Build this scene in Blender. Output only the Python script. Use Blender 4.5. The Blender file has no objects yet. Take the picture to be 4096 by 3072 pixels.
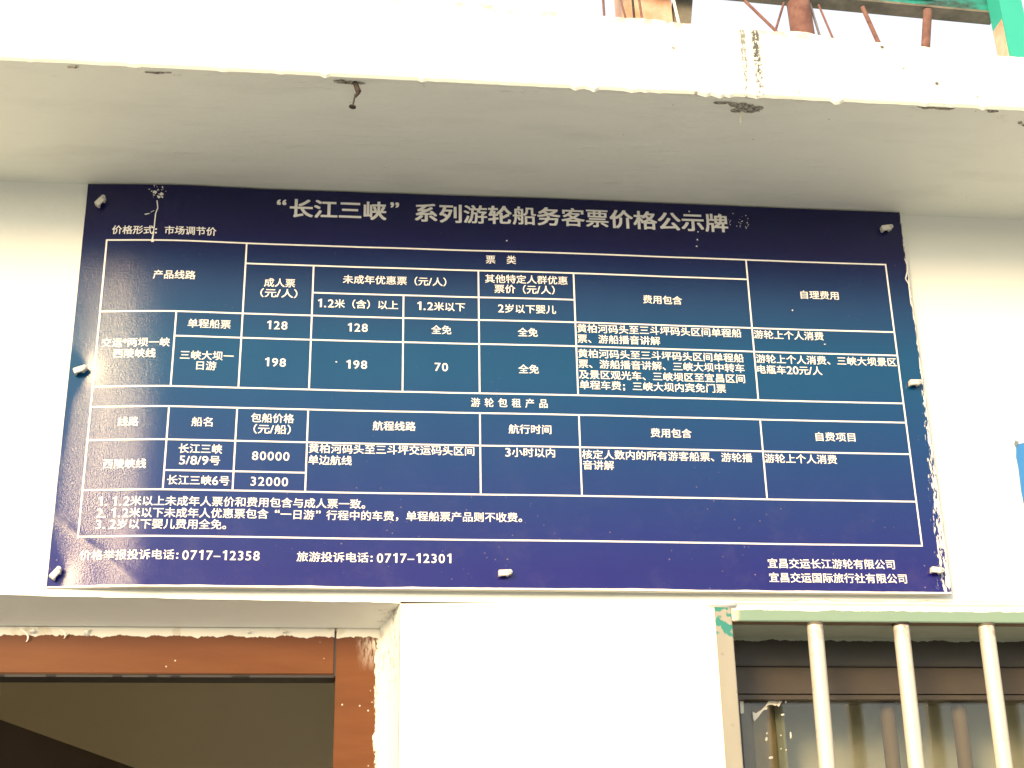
import bpy, bmesh, math, random
from mathutils import Vector, Matrix, noise as mnoise

random.seed(7)
R = math.radians
scene = bpy.context.scene
COL = scene.collection

# ------------------------------------------------------------------ camera
cam_d = bpy.data.cameras.new('camera')
cam = bpy.data.objects.new('camera', cam_d)
COL.objects.link(cam)
cam_d.sensor_width = 36.0
cam_d.lens = 51.416
cam_d.clip_start = 0.02
cam_d.clip_end = 3000
cx, cy, cz = (0.99409983, -0.10691629, -0.01828747), (0.02403497, 0.38152832, -0.92404462), (0.10577261, 0.91815306, 0.38184697)
cam.matrix_world = Matrix(((cx[0], -cy[0], -cz[0], -0.21167515),
                           (cx[1], -cy[1], -cz[1], -1.88339505),
                           (cx[2], -cy[2], -cz[2], 1.55),
                           (0, 0, 0, 1)))
scene.camera = cam

# ------------------------------------------------------------------ daylight: low hazy sun, front left
SUN_EL, SUN_AZ = 18.5, 213.5            # azimuth clockwise from +Y
world = bpy.data.worlds.new('World')
scene.world = world
world.use_nodes = True
wnt = world.node_tree
sky = wnt.nodes.new('ShaderNodeTexSky')
sky.sky_type = 'NISHITA'
sky.sun_disc = False
sky.sun_elevation = R(SUN_EL)
sky.sun_rotation = R(SUN_AZ)
sky.air_density = 1.0
sky.dust_density = 1.0
sky.altitude = 60
bg = wnt.nodes['Background']
# thin white haze over the whole sky
haze_add = wnt.nodes.new('ShaderNodeMix'); haze_add.data_type = 'RGBA'; haze_add.blend_type = 'ADD'
haze_add.inputs[0].default_value = 1.0
haze_add.inputs[7].default_value = (2.9, 2.35, 1.7, 1)
wnt.links.new(sky.outputs[0], haze_add.inputs[6])
wnt.links.new(haze_add.outputs[2], bg.inputs[0])
bg.inputs[1].default_value = 0.085
sun_d = bpy.data.lights.new('sun', 'SUN')
sun_d.energy = 1.8
sun_d.angle = R(19)
sun_d.color = (1.0, 0.70, 0.38)
sun = bpy.data.objects.new('sun', sun_d)
COL.objects.link(sun)
sdir = Vector((math.sin(R(SUN_AZ)) * math.cos(R(SUN_EL)), math.cos(R(SUN_AZ)) * math.cos(R(SUN_EL)), math.sin(R(SUN_EL))))
sun.rotation_euler = sdir.to_track_quat('Z', 'Y').to_euler()
sun.location = sdir * 30
scene.view_settings.view_transform = 'Standard'
scene.view_settings.look = 'None'
scene.view_settings.gamma = 1
scene.view_settings.use_curve_mapping = False
scene.view_settings.exposure = 1.60
scene.render.engine = 'CYCLES'
scene.cycles.max_bounces = 10
scene.cycles.diffuse_bounces = 6

# ------------------------------------------------------------------ material helpers
class M:
    def __init__(s, name):
        s.m = bpy.data.materials.new(name); s.m.use_nodes = True
        s.nt = s.m.node_tree; s.b = s.nt.nodes['Principled BSDF']
        s.tc = s.nt.nodes.new('ShaderNodeTexCoord')
    def L(s, a, b): s.nt.links.new(a, b)
    def val(s, sock, v):
        if hasattr(v, 'is_linked'): s.L(v, sock)
        else: sock.default_value = v
    def math(s, op, a, b=0.0, c=0.0, clamp=False):
        n = s.nt.nodes.new('ShaderNodeMath'); n.operation = op; n.use_clamp = clamp
        s.val(n.inputs[0], a); s.val(n.inputs[1], b); s.val(n.inputs[2], c)
        return n.outputs[0]
    def xyz(s):
        n = s.nt.nodes.new('ShaderNodeSeparateXYZ'); s.L(s.tc.outputs['Object'], n.inputs[0]); return n.outputs
    def noise(s, scale=(1, 1, 1), k=1.0, detail=3.0, rough=0.55, loc=(0, 0, 0)):
        mp = s.nt.nodes.new('ShaderNodeMapping'); s.L(s.tc.outputs['Object'], mp.inputs[0])
        mp.inputs['Scale'].default_value = scale; mp.inputs['Location'].default_value = loc
        n = s.nt.nodes.new('ShaderNodeTexNoise'); s.L(mp.outputs[0], n.inputs[0])
        n.inputs['Scale'].default_value = k; n.inputs['Detail'].default_value = detail; n.inputs['Roughness'].default_value = rough
        return n.outputs[0]
    def voro(s, k, scale=(1, 1, 1), loc=(0, 0, 0)):
        mp = s.nt.nodes.new('ShaderNodeMapping'); s.L(s.tc.outputs['Object'], mp.inputs[0])
        mp.inputs['Scale'].default_value = scale; mp.inputs['Location'].default_value = loc
        n = s.nt.nodes.new('ShaderNodeTexVoronoi'); s.L(mp.outputs[0], n.inputs[0]); n.inputs['Scale'].default_value = k
        return n.outputs['Distance']
    def step(s, v, lo, hi):     # 0 below lo, 1 above hi
        n = s.nt.nodes.new('ShaderNodeMapRange'); s.val(n.inputs[0], v)
        n.inputs[1].default_value = lo; n.inputs[2].default_value = hi
        n.inputs[3].default_value = 0; n.inputs[4].default_value = 1; n.clamp = True
        return n.outputs[0]
    def mix(s, f, a, b):
        n = s.nt.nodes.new('ShaderNodeMix'); n.data_type = 'RGBA'
        s.val(n.inputs[0], f)
        for i, v in ((6, a), (7, b)):
            if isinstance(v, tuple): v = v + (1,) if len(v) == 3 else v
            s.val(n.inputs[i], v)
        return n.outputs[2]
    def bump(s, h, strength, dist=0.001, prev=None):
        n = s.nt.nodes.new('ShaderNodeBump'); s.val(n.inputs['Height'], h)
        n.inputs['Strength'].default_value = strength; n.inputs['Distance'].default_value = dist
        if prev is not None: s.L(prev, n.inputs['Normal'])
        return n.outputs[0]
    def set(s, **k):
        for a, v in k.items():
            sock = s.b.inputs[{'color': 'Base Color', 'rough': 'Roughness', 'metal': 'Metallic', 'normal': 'Normal', 'ior': 'IOR', 'spec': 'Specular IOR Level', 'coat': 'Coat Weight'}[a]]
            if isinstance(v, tuple) and len(v) == 3: v = v + (1,)
            s.val(sock, v)
        return s.m

def flat(name, col, rough=0.6, metal=0.0, var=0.12, k=40):
    m = M(name); n = m.noise(k=k)
    dk = tuple(c * (1 - var * 2) for c in col); lt = tuple(min(1, c * (1 + var)) for c in col)
    h = m.noise(k=k * 9, detail=4)
    return m.set(color=m.mix(n, dk, lt), rough=rough, metal=metal, normal=m.bump(h, 0.25, 0.0006))

# white plaster of the wall
def mat_wall():
    m = M('wall_plaster'); o = m.xyz()
    n1 = m.noise(k=6, detail=5); n2 = m.noise(k=90, detail=4)
    c = m.mix(n1, (0.73, 0.755, 0.70), (0.80, 0.82, 0.77))
    # hairline crack above the window grille
    w = m.noise(scale=(14, 1, 1), k=2.5, detail=6, loc=(3, 0, 0))
    zz = m.math('SUBTRACT', o[2], m.math('MULTIPLY_ADD', w, 0.012, 2.0208))
    line = m.math('SUBTRACT', 1.0, m.step(m.math('ABSOLUTE', zz), 0.0003, 0.0012))
    line = m.math('MULTIPLY', line, m.step(o[0], 0.27, 0.30))
    line = m.math('MULTIPLY', line, m.step(m.noise(k=35, detail=2), 0.35, 0.55))
    c = m.mix(m.math('MULTIPLY', line, 0.75), c, (0.30, 0.23, 0.17))
    # dirt and chips in the door corner
    dx = m.math('SUBTRACT', o[0], -0.150); dz = m.math('SUBTRACT', o[2], 1.985)
    d = m.math('SQRT', m.math('ADD', m.math('MULTIPLY', m.math('MULTIPLY', dx, dx), 5.0), m.math('MULTIPLY', m.math('MULTIPLY', dz, dz), 0.55)))
    near = m.math('SUBTRACT', 1.0, m.step(d, 0.02, 0.075))
    inside = m.step(o[1], 0.003, 0.02)
    dirt = m.math('MULTIPLY', m.math('MULTIPLY', near, inside), m.step(m.noise(k=70, detail=6, rough=0.7), 0.50, 0.62))
    c = m.mix(m.math('MULTIPLY', dirt, 0.7), c, (0.16, 0.11, 0.07))
    sp = m.math('SUBTRACT', 1.0, m.step(m.voro(38), 0.02, 0.035))
    c = m.mix(m.math('MULTIPLY', sp, 0.35), c, (0.35, 0.30, 0.22))
    nb = m.bump(n2, 0.25, 0.001); nb = m.bump(m.noise(k=11, detail=3), 0.35, 0.006, nb)
    return m.set(color=c, rough=0.75, normal=nb)

def mat_slab():
    m = M('canopy_paint'); o = m.xyz()
    n1 = m.noise(k=5, detail=5)
    c = m.mix(n1, (0.73, 0.755, 0.685), (0.81, 0.83, 0.755))
    front = m.math('SUBTRACT', 1.0, m.step(o[1], -0.299, -0.290))
    under = m.math('MULTIPLY', m.math('SUBTRACT', 1.0, m.step(o[2], 2.629, 2.633)), m.math('SUBTRACT', 1.0, front))
    # dark pits: many by the top edge and at the joint, few elsewhere
    pit = m.math('SUBTRACT', 1.0, m.step(m.voro(60), 0.36, 0.46))
    pn = m.noise(k=28, detail=4, rough=0.7)
    topw = m.step(m.math('SUBTRACT', o[2], m.math('MULTIPLY', o[0], -0.045)), 2.730, 2.756)
    wob = m.noise(scale=(0, 0, 1), k=30, detail=4)
    def joint(x0, wd):
        d = m.math('ABSOLUTE', m.math('SUBTRACT', o[0], m.math('MULTIPLY_ADD', wob, 0.010, x0 - 0.005)))
        return m.math('SUBTRACT', 1.0, m.step(d, wd * 0.6, wd))
    hi = m.step(o[2], 2.62, 2.745)
    j = m.math('MAXIMUM', m.math('MULTIPLY', joint(0.2895, 0.0045), 0.8), joint(0.307, 0.0066))
    jn = m.step(m.math('ADD', m.noise(scale=(1, 1, 0.7), k=210, detail=3, rough=0.7), m.math('MULTIPLY', hi, 0.16)), 0.54, 0.60)
    j = m.math('MULTIPLY', j, jn)
    cap = m.math('MULTIPLY', m.step(o[2], 2.7345, 2.739), m.math('MULTIPLY', m.step(o[0], 0.262, 0.275), m.math('SUBTRACT', 1.0, m.step(o[0], 0.325, 0.340))))
    cap = m.math('MULTIPLY', cap, m.step(m.noise(k=120, detail=3), 0.42, 0.52))
    edge = m.math('MULTIPLY', topw, m.step(pn, 0.43, 0.52))
    rim = m.math('MULTIPLY', m.step(topw, 0.45, 0.8), m.math('MULTIPLY', m.step(m.noise(k=150, detail=4, rough=0.7), 0.42, 0.60), m.step(o[0], 0.05, 0.3)))
    edge = m.math('MULTIPLY', edge, pit)
    few = m.math('MULTIPLY', m.math('SUBTRACT', 1.0, m.step(m.voro(30, loc=(4, 2, 1)), 0.07, 0.12)), m.math('MULTIPLY', m.step(pn, 0.45, 0.5), m.step(o[0], 0.0, 0.25)))
    dk = m.math('MULTIPLY', front, m.math('MAXIMUM', m.math('MAXIMUM', j, cap), m.math('MAXIMUM', edge, few)))
    c = m.mix(m.math('MULTIPLY', dk, 0.92), c, (0.035, 0.035, 0.025))
    c = m.mix(m.math('MULTIPLY', m.math('MULTIPLY', rim, front), 0.55), c, (0.22, 0.22, 0.17))
    # grey smears on the underside
    sm = m.math('MULTIPLY', m.step(m.noise(scale=(1, 3.5, 1), k=5, detail=5, rough=0.6, loc=(2, 0, 0)), 0.52, 0.75), under)
    c = m.mix(m.math('MULTIPLY', sm, 0.28), c, (0.50, 0.52, 0.47))
    nr = m.math('MULTIPLY', m.math('SUBTRACT', 1.0, m.step(o[1], -0.296, -0.255)), m.step(m.noise(scale=(1, 2, 1), k=22, detail=6, rough=0.7), 0.60, 0.68))
    c = m.mix(m.math('MULTIPLY', m.math('MULTIPLY', nr, under), 0.45), c, (0.25, 0.24, 0.19))
    dots = m.math('SUBTRACT', 1.0, m.step(m.voro(24, loc=(1, 5, 3)), 0.022, 0.034))
    c = m.mix(m.math('MULTIPLY', m.math('MULTIPLY', dots, under), 0.55), c, (0.12, 0.11, 0.09))
    tro = m.noise(scale=(2.2, 9, 1), k=4, detail=6, rough=0.62)
    wr = m.step(m.noise(scale=(3, 16, 1), k=4, detail=5, rough=0.65, loc=(7, 1, 0)), 0.60, 0.72)
    nb = m.bump(m.noise(k=120, detail=4), 0.25, 0.001)
    nb = m.bump(tro, 0.25, 0.008, nb); nb = m.bump(wr, 0.35, 0.0022, nb)
    return m.set(color=c, rough=0.7, normal=nb)

def mat_print():
    m = M('blue_print'); o = m.xyz()
    n = m.noise(k=7, detail=4)
    blue = m.mix(m.step(o[2], 2.06, 2.34), (0.010, 0.005, 0.145), (0.000, 0.058, 0.142))  # violet foot to teal middle: reflected sky put into the print colour
    blue = m.mix(m.step(o[2], 2.38, 2.55), blue, (0.008, 0.005, 0.050))  # navy top: dark reflection of the canopy put into the colour
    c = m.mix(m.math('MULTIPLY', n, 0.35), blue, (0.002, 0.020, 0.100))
    # dust haze and mud specks, more towards the foot
    low = m.math('SUBTRACT', 1.0, m.step(o[2], 2.06, 2.26))
    dust = m.math('MULTIPLY', m.step(m.noise(k=24, detail=7, rough=0.72), 0.50, 0.78), m.math('MULTIPLY_ADD', low, 0.045, 0.002))
    c = m.mix(dust, c, (0.42, 0.33, 0.30))
    spk = m.math('MULTIPLY', m.math('SUBTRACT', 1.0, m.step(m.voro(85), 0.06, 0.11)), m.step(m.noise(k=17, detail=3), 0.52, 0.60))
    c = m.mix(m.math('MULTIPLY', spk, m.math('MULTIPLY_ADD', low, 0.45, 0.08)), c, (0.40, 0.28, 0.18))
    # pale ragged stripe along the crease bottom left
    la = m.math('ADD', m.math('MULTIPLY', m.math('SUBTRACT', o[0], -0.531), 0.614), m.math('MULTIPLY', m.math('SUBTRACT', o[2], 2.075), 0.789))
    ln = m.math('SUBTRACT', 1.0, m.step(m.math('ABSOLUTE', m.math('SUBTRACT', la, 0.003)), 0.001, 0.010))
    ln = m.math('MULTIPLY', ln, m.math('MULTIPLY', m.math('SUBTRACT', 1.0, m.step(o[0], -0.50, -0.475)), m.step(m.noise(k=60, detail=5), 0.3, 0.65)))
    c = m.mix(m.math('MULTIPLY', ln, 0.30), c, (0.45, 0.40, 0.36))
    # print rubbed off along the right edge: ragged white
    w = m.math('MULTIPLY_ADD', m.math('SUBTRACT', 1.0, m.step(o[2], 2.06, 2.36)), 0.021, 0.0035)
    e = m.math('DIVIDE', m.math('SUBTRACT', m.math('ADD', o[0], w), 0.6), w)
    rag = m.noise(scale=(3.2, 1, 0.8), k=75, detail=7, rough=0.72)
    bare = m.step(m.math('ADD', rag, m.math('MULTIPLY', e, 0.22)), 0.640, 0.670)
    bare = m.math('MULTIPLY', bare, m.step(e, 0.0, 0.25))
    # ragged lower edge where the film ends short of the board
    fe = m.math('SUBTRACT', o[2], m.math('MULTIPLY_ADD', m.noise(scale=(1, 0, 0), k=9, detail=4), 0.0055, 2.0345))
    bare = m.math('MAXIMUM', bare, m.math('SUBTRACT', 1.0, m.step(fe, -0.0003, 0.0003)))
    c = m.mix(bare, c, (0.78, 0.76, 0.68))
    peel = m.noise(k=560, detail=3)
    nb = m.bump(peel, 0.45, 0.0004); nb = m.bump(m.noise(k=150, detail=2), 0.05, 0.001, nb)
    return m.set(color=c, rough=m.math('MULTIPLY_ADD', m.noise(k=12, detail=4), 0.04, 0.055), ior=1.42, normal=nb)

def mat_bronze(name='bronze_frame', smear=True):
    m = M(name); o = m.xyz()
    c = m.mix(m.noise(scale=(1, 1, 6), k=9, detail=4), (0.105, 0.033, 0.008), (0.175, 0.066, 0.020))
    if smear:
        zl = m.math('SUBTRACT', o[2], m.math('MULTIPLY_ADD', m.noise(scale=(1, 0, 0), k=42, detail=6, rough=0.65), -0.020, 2.0015))
        over = m.step(zl, -0.0004, 0.0004)
        jx = m.math('ADD', o[0], m.math('MULTIPLY', m.noise(scale=(0.8, 1, 0.35), k=110, detail=6, rough=0.7), 0.022))
        jm = m.math('MULTIPLY', m.step(jx, -0.1665, -0.1650), m.step(o[2], 0.5, 0.6))
        wash = m.math('MULTIPLY', m.step(jx, -0.192, -0.168), m.math('MULTIPLY', m.step(o[2], 1.945, 1.985), m.step(m.noise(scale=(3, 1, 0.6), k=90, detail=5, rough=0.7), 0.42, 0.55)))
        wash = m.math('MULTIPLY', wash, 0.85)
        pl = m.math('MAXIMUM', m.math('MAXIMUM', over, jm), wash)
        fl = m.math('MULTIPLY', m.math('SUBTRACT', 1.0, m.step(m.voro(62), 0.05, 0.09)), m.step(m.noise(k=14, detail=2), 0.50, 0.58))
        pl = m.math('MAXIMUM', pl, m.math('MULTIPLY', fl, 0.8))
        brn = m.math('MULTIPLY', m.step(m.noise(k=30, detail=3), 0.60, 0.66), 0.45)
        c = m.mix(pl, c, m.mix(brn, (0.72, 0.71, 0.63), (0.50, 0.42, 0.28)))
        dk = m.math('MULTIPLY', m.step(o[2], 1.962, 1.99), m.math('SUBTRACT', 1.0, pl))  # darker towards the top: shade under the door head put into the colour
        c = m.mix(m.math('MULTIPLY', dk, 0.55), c, (0.10, 0.035, 0.015))
        rg = m.math('MULTIPLY_ADD', pl, 0.4, 0.34)
        return m.set(color=c, rough=rg, metal=0.0, spec=0.15, normal=m.bump(m.noise(scale=(0.3, 1, 1), k=300, detail=3), 0.15, 0.0005))
    return m.set(color=c, rough=0.36, metal=0.4)

def mat_grille():
    m = M('grille_paint'); o = m.xyz()
    green = m.mix(m.noise(scale=(1, 1, 1), k=8, detail=4), (0.17, 0.29, 0.215), (0.24, 0.32, 0.23))
    wl = m.math('SUBTRACT', o[2], m.math('MULTIPLY_ADD', m.noise(scale=(1, 0, 0), k=26, detail=5, rough=0.6), 0.010, 2.0075))
    c = m.mix(m.step(wl, -0.0003, 0.0003), green, (0.80, 0.79, 0.74))
    # left end: bare metal showing
    bare = m.math('SUBTRACT', 1.0, m.step(m.math('ADD', o[0], m.math('MULTIPLY', m.noise(k=70, detail=4), 0.02)), 0.305, 0.316))
    c = m.mix(m.math('MULTIPLY', bare, m.step(m.noise(k=45, detail=5, loc=(9, 0, 0)), 0.46, 0.52)), c, (0.74, 0.68, 0.52))
    under = m.math('MULTIPLY', m.step(o[1], 0.0005, 0.002), m.math('SUBTRACT', 1.0, m.step(o[2], 1.9985, 1.9995)))
    c = m.mix(under, c, (0.19, 0.125, 0.07))
    return m.set(color=c, rough=0.45, normal=m.bump(m.noise(k=160, detail=3), 0.2, 0.0006))

def mat_grille_side():
    m = M('grille_side_metal'); o = m.xyz()
    c = m.mix(m.noise(scale=(1, 1, .3), k=25, detail=4), (0.30, 0.27, 0.20), (0.42, 0.385, 0.30))
    g = m.math('MULTIPLY', m.step(m.math('ADD', o[2], m.math('MULTIPLY', m.noise(k=60, detail=4), 0.03)), 1.990, 1.995), m.step(m.noise(k=75, detail=3, loc=(0, 0, 2)), 0.50, 0.53))
    c = m.mix(g, c, (0.04, 0.24, 0.18))
    st = m.math('SUBTRACT', 1.0, m.step(m.voro(42, loc=(2, 2, 7)), 0.05, 0.12))
    c = m.mix(m.math('MULTIPLY', st, 0.5), c, (0.22, 0.19, 0.14))
    return m.set(color=c, rough=0.4, metal=0.3)

def mat_steel():
    m = M('brushed_steel'); o = m.xyz()
    c = m.mix(m.noise(scale=(1, 1, 0.06), k=160, detail=4), (0.60, 0.55, 0.44), (0.74, 0.70, 0.60))
    st = m.math('MULTIPLY', m.step(m.noise(k=55, detail=5), 0.60, 0.70), 0.35)
    top = m.math('MULTIPLY', m.step(m.math('ADD', o[2], m.math('MULTIPLY', m.noise(k=90, detail=4), 0.02)), 1.0, 1.022), m.step(m.noise(k=130, detail=4), 0.42, 0.55))
    c = m.mix(m.math('MAXIMUM', st, m.math('MULTIPLY', top, 0.6)), c, (0.30, 0.21, 0.14))
    return m.set(color=c, rough=0.42, metal=0.25, normal=m.bump(m.noise(scale=(1, 1, 0.1), k=300), 0.1, 0.0004))

def mat_rust(name, a, b, k=30):
    m = M(name)
    c = m.mix(m.step(m.noise(k=k, detail=6, rough=0.65), 0.35, 0.65), a, b)
    return m.set(color=c, rough=0.8, normal=m.bump(m.noise(k=k * 6, detail=4), 0.5, 0.0015))

def mat_teal(dirty):
    m = M('teal_paint_dirty' if dirty else 'teal_paint')
    c = m.mix(m.noise(k=7, detail=5), (0.02, 0.34, 0.25), (0.035, 0.42, 0.31))
    if dirty:
        c = m.mix(m.step(m.noise(scale=(1, 1, 2), k=9, detail=6, rough=0.7), 0.40, 0.60), (0.02, 0.28, 0.23), (0.03, 0.06, 0.05))
    return m.set(color=c, rough=0.5)

def mat_glass():
    m = M('window_glass')
    tr = m.nt.nodes.new('ShaderNodeBsdfTransparent'); tr.inputs[0].default_value = (0.90, 0.89, 0.84, 1)
    gl = m.nt.nodes.new('ShaderNodeBsdfGlossy'); gl.inputs['Roughness'].default_value = 0.01
    fr = m.nt.nodes.new('ShaderNodeFresnel'); fr.inputs[0].default_value = 1.5
    mx = m.nt.nodes.new('ShaderNodeMixShader')
    m.L(fr.outputs[0], mx.inputs[0]); m.L(tr.outputs[0], mx.inputs[1]); m.L(gl.outputs[0], mx.inputs[2])
    m.L(mx.outputs[0], m.nt.nodes['Material Output'].inputs[0])
    return m.m

WALL, SLAB, PRINT = mat_wall(), mat_slab(), mat_print()
BRONZE, GRILLE, GSIDE, STEEL, GLASS = mat_bronze(), mat_grille(), mat_grille_side(), mat_steel(), mat_glass()
LETTER = flat('white_lettering', (0.80, 0.78, 0.74), 0.30, var=0.03)
BOARD = flat('board_core', (0.74, 0.71, 0.60), 0.6, var=0.08)
PLASTIC = flat('aged_white_plastic', (0.70, 0.68, 0.60), 0.42, var=0.08, k=120)
NAIL = flat('nail_metal', (0.55, 0.53, 0.50), 0.35, 0.8)
def mat_darkal():
    m = M('dark_bronze_aluminium'); o = m.xyz()
    c = m.mix(m.noise(k=40), (0.024, 0.022, 0.018), (0.036, 0.033, 0.026))  # darker than the sash below: shade under the head put into the colour
    zl = m.math('SUBTRACT', o[2], m.math('MULTIPLY_ADD', m.noise(scale=(1, 0, 0), k=30, detail=6, rough=0.65), 0.016, 1.9865))
    c = m.mix(m.step(zl, -0.0003, 0.0003), c, (0.33, 0.36, 0.29))
    return m.set(color=c, rough=0.5)
DARKAL = mat_darkal()
DARKAL2 = flat('dark_bronze_sash', (0.07, 0.055, 0.038), 0.45, 0.2)  # same bronze, paler: the light reaching lower down put into its colour
UPRIGHT = flat('brown_upright_tube', (0.20, 0.15, 0.08), 0.7, 0.0)
REVEALG = flat('pale_green_reveal', (0.36, 0.40, 0.32), 0.7)
CURTAIN = flat('pale_green_curtain', (0.56, 0.585, 0.50), 0.9, var=0.05)
OLIVE = flat('olive_panel', (0.42, 0.33, 0.16), 0.7, var=0.15)
GLINT_WIRE = flat('pale_glint_and_wire', (0.85, 0.80, 0.66), 0.5, var=0.04)  # for the reflected-sky flecks on the pane, the wire stub and one rod
INNER = flat('room_plaster', (0.84, 0.80, 0.68), 0.9, var=0.04, k=3)
LEAFM = flat('dark_brown_door', (0.055, 0.038, 0.032), 0.45, var=0.15, k=12)
GASKET = flat('black_gasket', (0.02, 0.017, 0.015), 0.6)
CONC = mat_rust('broken_concrete', (0.05, 0.045, 0.035), (0.52, 0.50, 0.42), 260)
RUSTD = mat_rust('dark_rust', (0.02, 0.016, 0.014), (0.07, 0.05, 0.04), 200)
RUST = mat_rust('orange_rust', (0.13, 0.055, 0.04), (0.24, 0.125, 0.095))
PINK = mat_rust('peeling_pink_and_post_shade', (0.55, 0.27, 0.15), (0.72, 0.52, 0.38), 12)  # column paint, also the shaded side of the teal post
BROWNGREY = mat_rust('grimy_beam', (0.09, 0.085, 0.065), (0.20, 0.18, 0.135), 14)
TEAL, TEALD = mat_teal(False), mat_teal(True)
BLUE = flat('light_blue_sheet', (0.035, 0.20, 0.50), 0.4, var=0.05)
PAVE = flat('pale_concrete', (0.265, 0.28, 0.275), 0.9, var=0.1, k=0.6)
HILL = flat('wooded_hill', (0.06, 0.08, 0.045), 1.0, var=0.3, k=0.05)

# ------------------------------------------------------------------ object helpers
def link(name, bm_or_me, mat=None, parent=None, smooth=False, **props):
    if isinstance(bm_or_me, bmesh.types.BMesh):
        bmesh.ops.recalc_face_normals(bm_or_me, faces=bm_or_me.faces)
        me = bpy.data.meshes.new(name); bm_or_me.to_mesh(me); bm_or_me.free()
    else:
        me = bm_or_me
    if mat is not None:
        for mm in (mat if isinstance(mat, (list, tuple)) else [mat]): me.materials.append(mm)
    if smooth:
        me.shade_smooth()
    o = bpy.data.objects.new(name, me); COL.objects.link(o)
    if parent is not None: o.parent = parent
    for k, v in props.items(): o[k] = v
    return o

def thing(name, loc, label, cat, group=None):
    o = bpy.data.objects.new(name, None); COL.objects.link(o)
    o.empty_display_size = 0.05
    o.location = loc; o['label'] = label; o['category'] = cat
    if group: o['group'] = group
    return o

def box(bm, x0, x1, y0, y1, z0, z1, bev=0.0):
    r = bmesh.ops.create_cube(bm, size=1.0)
    vs = r['verts']
    for v in vs:
        v.co = Vector((x0 + (v.co.x + .5) * (x1 - x0), y0 + (v.co.y + .5) * (y1 - y0), z0 + (v.co.z + .5) * (z1 - z0)))
    if bev:
        es = list({e for v in vs for e in v.link_edges})
        bmesh.ops.bevel(bm, geom=es, offset=bev, segments=2, affect='EDGES')
    return vs

def tube(bm, a, b, r0, r1=None, seg=20, cap=True):
    a, b = Vector(a), Vector(b); r1 = r0 if r1 is None else r1
    q = (b - a).to_track_quat('Z', 'Y')
    rings = []
    for p, r in ((a, r0), (b, r1)):
        rings.append([bm.verts.new(p + q @ Vector((math.cos(t * 2 * math.pi / seg) * r, math.sin(t * 2 * math.pi / seg) * r, 0))) for t in range(seg)])
    for i in range(seg):
        bm.faces.new((rings[0][i], rings[0][(i + 1) % seg], rings[1][(i + 1) % seg], rings[1][i]))
    if cap:
        bm.faces.new(rings[0][::-1]); bm.faces.new(rings[1])

def plate(bm, pts, y, t):
    f = [bm.verts.new((x, y - t, z)) for x, z in pts]; b = [bm.verts.new((x, y, z)) for x, z in pts]
    bm.faces.new(f); bm.faces.new(b[::-1])
    for i in range(len(pts)):
        j = (i + 1) % len(pts); bm.faces.new((f[i], b[i], b[j], f[j]))

def nz(x, y=0.0, z=0.0):
    return mnoise.noise(Vector((x, y, z)))

# ------------------------------------------------------------------ ground and hills
bm = bmesh.new()
s = 900
f = bm.faces.new([bm.verts.new(p) for p in ((-s, -s, 0), (s, -s, 0), (s, s, 0), (-s, s, 0))])
link('ground', bm, PAVE, kind='structure')
bm = bmesh.new()
prev = None
for i in range(0, 121):
    a = 2 * math.pi * i / 120
    h = 38 + 22 * nz(math.cos(a) * 2.2, math.sin(a) * 2.2, 3) + 9 * nz(math.cos(a) * 9, math.sin(a) * 9, 1)
    rr = 620
    c3 = [bm.verts.new((math.cos(a) * rr, math.sin(a) * rr, -1)), bm.verts.new((math.cos(a) * (rr + 60), math.sin(a) * (rr + 60), h * 0.7)), bm.verts.new((math.cos(a) * (rr + 140), math.sin(a) * (rr + 140), h))]
    if prev:
        for k in range(2): bm.faces.new((prev[k], c3[k], c3[k + 1], prev[k + 1]))
    prev = c3
link('hills', bm, HILL, kind='structure')

# ------------------------------------------------------------------ the building
TH = 0.24
ZS = 2.6275
DX0, DX1, DZ = -0.86, -0.1475, 2.022       # doorway
WX0, WX1, WZ0, WZ1 = 0.2735, 1.22, 0.98, 2.0205   # window opening
house = thing('ticket_office', (0, 0, 0), 'white plastered ticket office with a flat concrete canopy, brown doorway and barred window', 'building')

bm = bmesh.new()
xs = sorted(set([-2.2, -1.6, -1.2, DX0] + [DX0 + (DX1 - DX0) * i / 90 for i in range(91)] + [DX1, 0.0, WX0, WX1, 1.7, 2.0]))
zs = [0, 0.5, WZ0, 1.5, 1.9, WZ1, DZ, 2.3, ZS]
def wallv(x, z):
    if abs(z - DZ) < 1e-6 and DX0 <= x <= DX1 + 1e-6:
        t = 0.0012 * nz(x * 18) + 0.0006 * nz(x * 70)
        return (x, 0, DZ + 0.0028 - 0.006 * (x + 0.657) / 0.51 + t)
    return (x, 0, z)
grid = {}
def gv(i, j, y=0):
    k = (i, j, y)
    if k not in grid:
        p = wallv(xs[i], zs[j]); grid[k] = bm.verts.new((p[0], y, p[2]))
    return grid[k]
def hole(i, j):
    xm, zm = (xs[i] + xs[i + 1]) / 2, (zs[j] + zs[j + 1]) / 2
    return (DX0 < xm < DX1 and zm < DZ) or (WX0 < xm < WX1 and WZ0 < zm < WZ1)
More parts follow.
